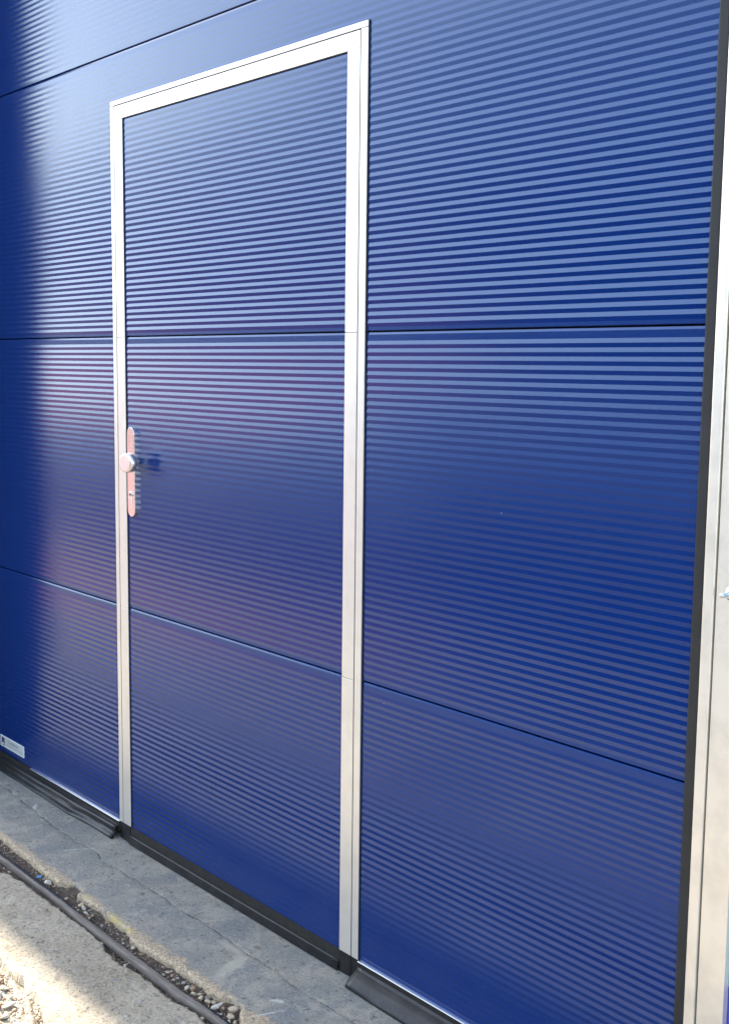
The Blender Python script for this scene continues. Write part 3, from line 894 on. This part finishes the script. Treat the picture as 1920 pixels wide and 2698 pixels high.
# gravel crumbs and straw that nobody could count
bm = bmesh.new()
base_me = []
for s in range(10):
    base_me.append(rock_verts(1000 + s, 1.0, 0.7, 1))
gv, gf, gmi = [], [], []
def crumb(x, y, z, r, mi):
    v, f = random.choice(base_me)
    rot = Euler((random.uniform(-.5, .5), random.uniform(-.5, .5), random.uniform(0, 6.28))).to_matrix()
    k = len(gv)
    gv.extend([tuple((rot @ p) * r + Vector((x, y, z))) for p in v])
    gf.extend([tuple(i + k for i in t_) for t_ in f]); gmi.extend([mi] * len(f))
for _ in range(2600):
    x = random.uniform(-.35, 1.25)
    y = random.choice((random.uniform(-.312, -.262), random.uniform(-.312, -.262), random.uniform(-.372, -.336)))
    if y > edge_y(x) + .004 or y < slab_y(x) - .004: continue
    dens = 0.35 + 0.65 * (n3(x, y, 9, 90) > -0.05)
    if random.random() > dens: continue
    r = 0.0012 + 0.0030 * random.random() ** 2.4
    crumb(x, y, soil_z(x, y) + r * .3 + 0.003, r, random.choice((0, 0, 1, 2, 3, 4, 4, 4, 5)))
for _ in range(420):      # litter caught in the crack of the apron
    x = random.uniform(-.4, 1.2)
    if n3(x, 0, 6, 95) < -0.05: continue
    crumb(x, crack_y(x) + random.gauss(0, .006), 0.0005, 0.0008 + 0.0016 * random.random() ** 2, random.choice((0, 1, 2, 3, 4, 4)))
for _ in range(260):      # loose grit on the apron and slab
    x = random.uniform(-.5, 1.3); y = random.uniform(-.25, -.03)
    crumb(x, y, 0.0005, 0.0006 + 0.0012 * random.random() ** 3, random.choice((0, 1, 3, 4, 5)))
for _ in range(500):
    x = random.uniform(.1, 1.1); y = random.uniform(-.72, -.37)
    crumb(x, y, 0.001, 0.0008 + 0.0018 * random.random() ** 3, random.choice((0, 1, 3, 4, 5)))
for _ in range(900):
    x = random.uniform(.40, .80); y = random.uniform(-.72, -.59)
    crumb(x, y, -0.004, 0.002 + 0.005 * random.random() ** 2, random.choice((0, 0, 2, 3, 2)))
me = bpy.data.meshes.new('gravel')
me.from_pydata(gv, [], gf); me.update()
for s in STONES: me.materials.append(s)
me.polygons.foreach_set('material_index', gmi)
gr = bpy.data.objects.new('gravel', me); COL.objects.link(gr)
tag(gr, 'fine gravel and grit scattered in the joint and on the concrete', 'gravel', kind='stuff')

STRAW = mat_plain('straw', (0.33, 0.28, 0.20), 0.7, 0.4, 40, 0, 0)
bm = bmesh.new()
for _ in range(230):
    if random.random() < .72:
        x = random.uniform(-.3, 1.2); y = random.choice((random.uniform(-.31, -.27), random.uniform(-.365, -.338))); z = soil_z(x, y) + .006
    else:
        x = random.uniform(-.4, 1.2); y = random.uniform(-.24, -.04); z = 0.0012
    L = random.uniform(.004, .016); w = random.uniform(.0004, .0009)
    r = bmesh.ops.create_cube(bm, size=1.0)
    M4 = Matrix.Translation((x, y, z)) @ Euler((random.uniform(-.2, .2), random.uniform(-.35, .35) if z < 0 else 0, random.uniform(0, 6.28))).to_matrix().to_4x4() @ Matrix.Diagonal((L, w, w, 1))
    bmesh.ops.transform(bm, matrix=M4, verts=r['verts'])
stw = from_bm('straw_litter', bm, STRAW)
tag(stw, 'dry bits of straw and stalk lying in the joint', 'litter', kind='stuff')

# ---------------------------------------------------------------- the yard the door mirrors (behind the viewpoint)
bw = thing('brick_wall', (-8, -7, 0), 'low red brick boundary wall across the yard from the door', 'wall')
box('wall_face', -14, -4.3, -7.25, -7.0, -.05, 1.25, BRICK, bw)
box('coping', -14, -4.3, -7.29, -6.96, 1.253, 1.31, COPING, bw, 0.008)
pav = pydata('unseen_red_paving', [(-22, -6.9, -.044), (-4.4, -6.9, -.044), (-4.4, -3.4, -.044), (-22, -3.4, -.044)], [(0, 1, 2, 3)], BRICKP)  # unseen red sheet added for the pink reflection in door and handle
tag(pav, 'red paving added out of view to tint the door reflection pink', kind='structure')
sk = thing('unseen_skip', (-2.3, -5.8, 0), 'dark steel skip added out of view to darken the door reflection', 'skip')  # unseen skip added and sized for the dark band mirrored in the door
def skip_body():
    v = [(-3.5, -6.6, .12), (-1.1, -6.6, .12), (-1.1, -5.05, .12), (-3.5, -5.05, .12), (-4.0, -6.7, 1.62), (-0.6, -6.7, 1.62), (-0.6, -5.0, 1.62), (-4.0, -5.0, 1.62)]
    f = [(0, 1, 2, 3), (0, 1, 5, 4), (1, 2, 6, 5), (2, 3, 7, 6), (3, 0, 4, 7)]
    o_ = pydata('hull', v, f, SKIPM, sk)
    md = o_.modifiers.new('thickness', 'SOLIDIFY'); md.thickness = 0.03
skip_body()
box('rim', -4.06, -0.54, -4.98, -4.90, 1.60, 1.70, SKIPM, sk, 0.01)
box('rim', -4.06, -0.54, -6.80, -6.72, 1.60, 1.70, SKIPM, sk, 0.01)
for x in (-3.4, -2.7, -2.0, -1.3):
    box('rib', x - .05, x + .05, -5.03, -4.96, 0.12, 1.60, SKIPM, sk)
for x in (-3.2, -1.5):
    box('skid', x - .08, x + .08, -6.5, -5.1, -.02, 0.118, SKIPM, sk)

CLAD = mat_plain('blue_grey_cladding', (0.30, 0.39, 0.50), 0.7, 0.1, 2)
CLAD2 = mat_plain('pale_grey_cladding', (0.44, 0.49, 0.54), 0.7, 0.1, 2)
unit = thing('industrial_unit', (-3, -20, 0), 'long blue grey clad industrial unit on the far side of the yard', 'building')
box('plinth_wall', -20, 16, -28, -17.97, -.05, 1.9, NAVY, unit)
box('clad_wall', -20, 16, -28, -18, 1.9, 4.6, CLAD, unit)
box('roof_edge', -20.2, 16.2, -28.2, -17.8, 4.603, 4.78, SKIPM, unit)
brick_unit = thing('brick_building', (-40, -22, 0), 'long red brick and pale clad building beyond the boundary wall', 'building')
box('brick_base', -62, -20.3, -29, -18.97, -.05, 2.1, BRICK, brick_unit)
box('clad_wall', -62, -20.3, -29, -19, 2.1, 3.7, CLAD2, brick_unit)
box('roof_edge', -62.2, -20.3, -29.2, -18.8, 3.703, 3.85, SKIPM, brick_unit)

S.render.engine = 'CYCLES'
S.cycles.max_bounces = 8
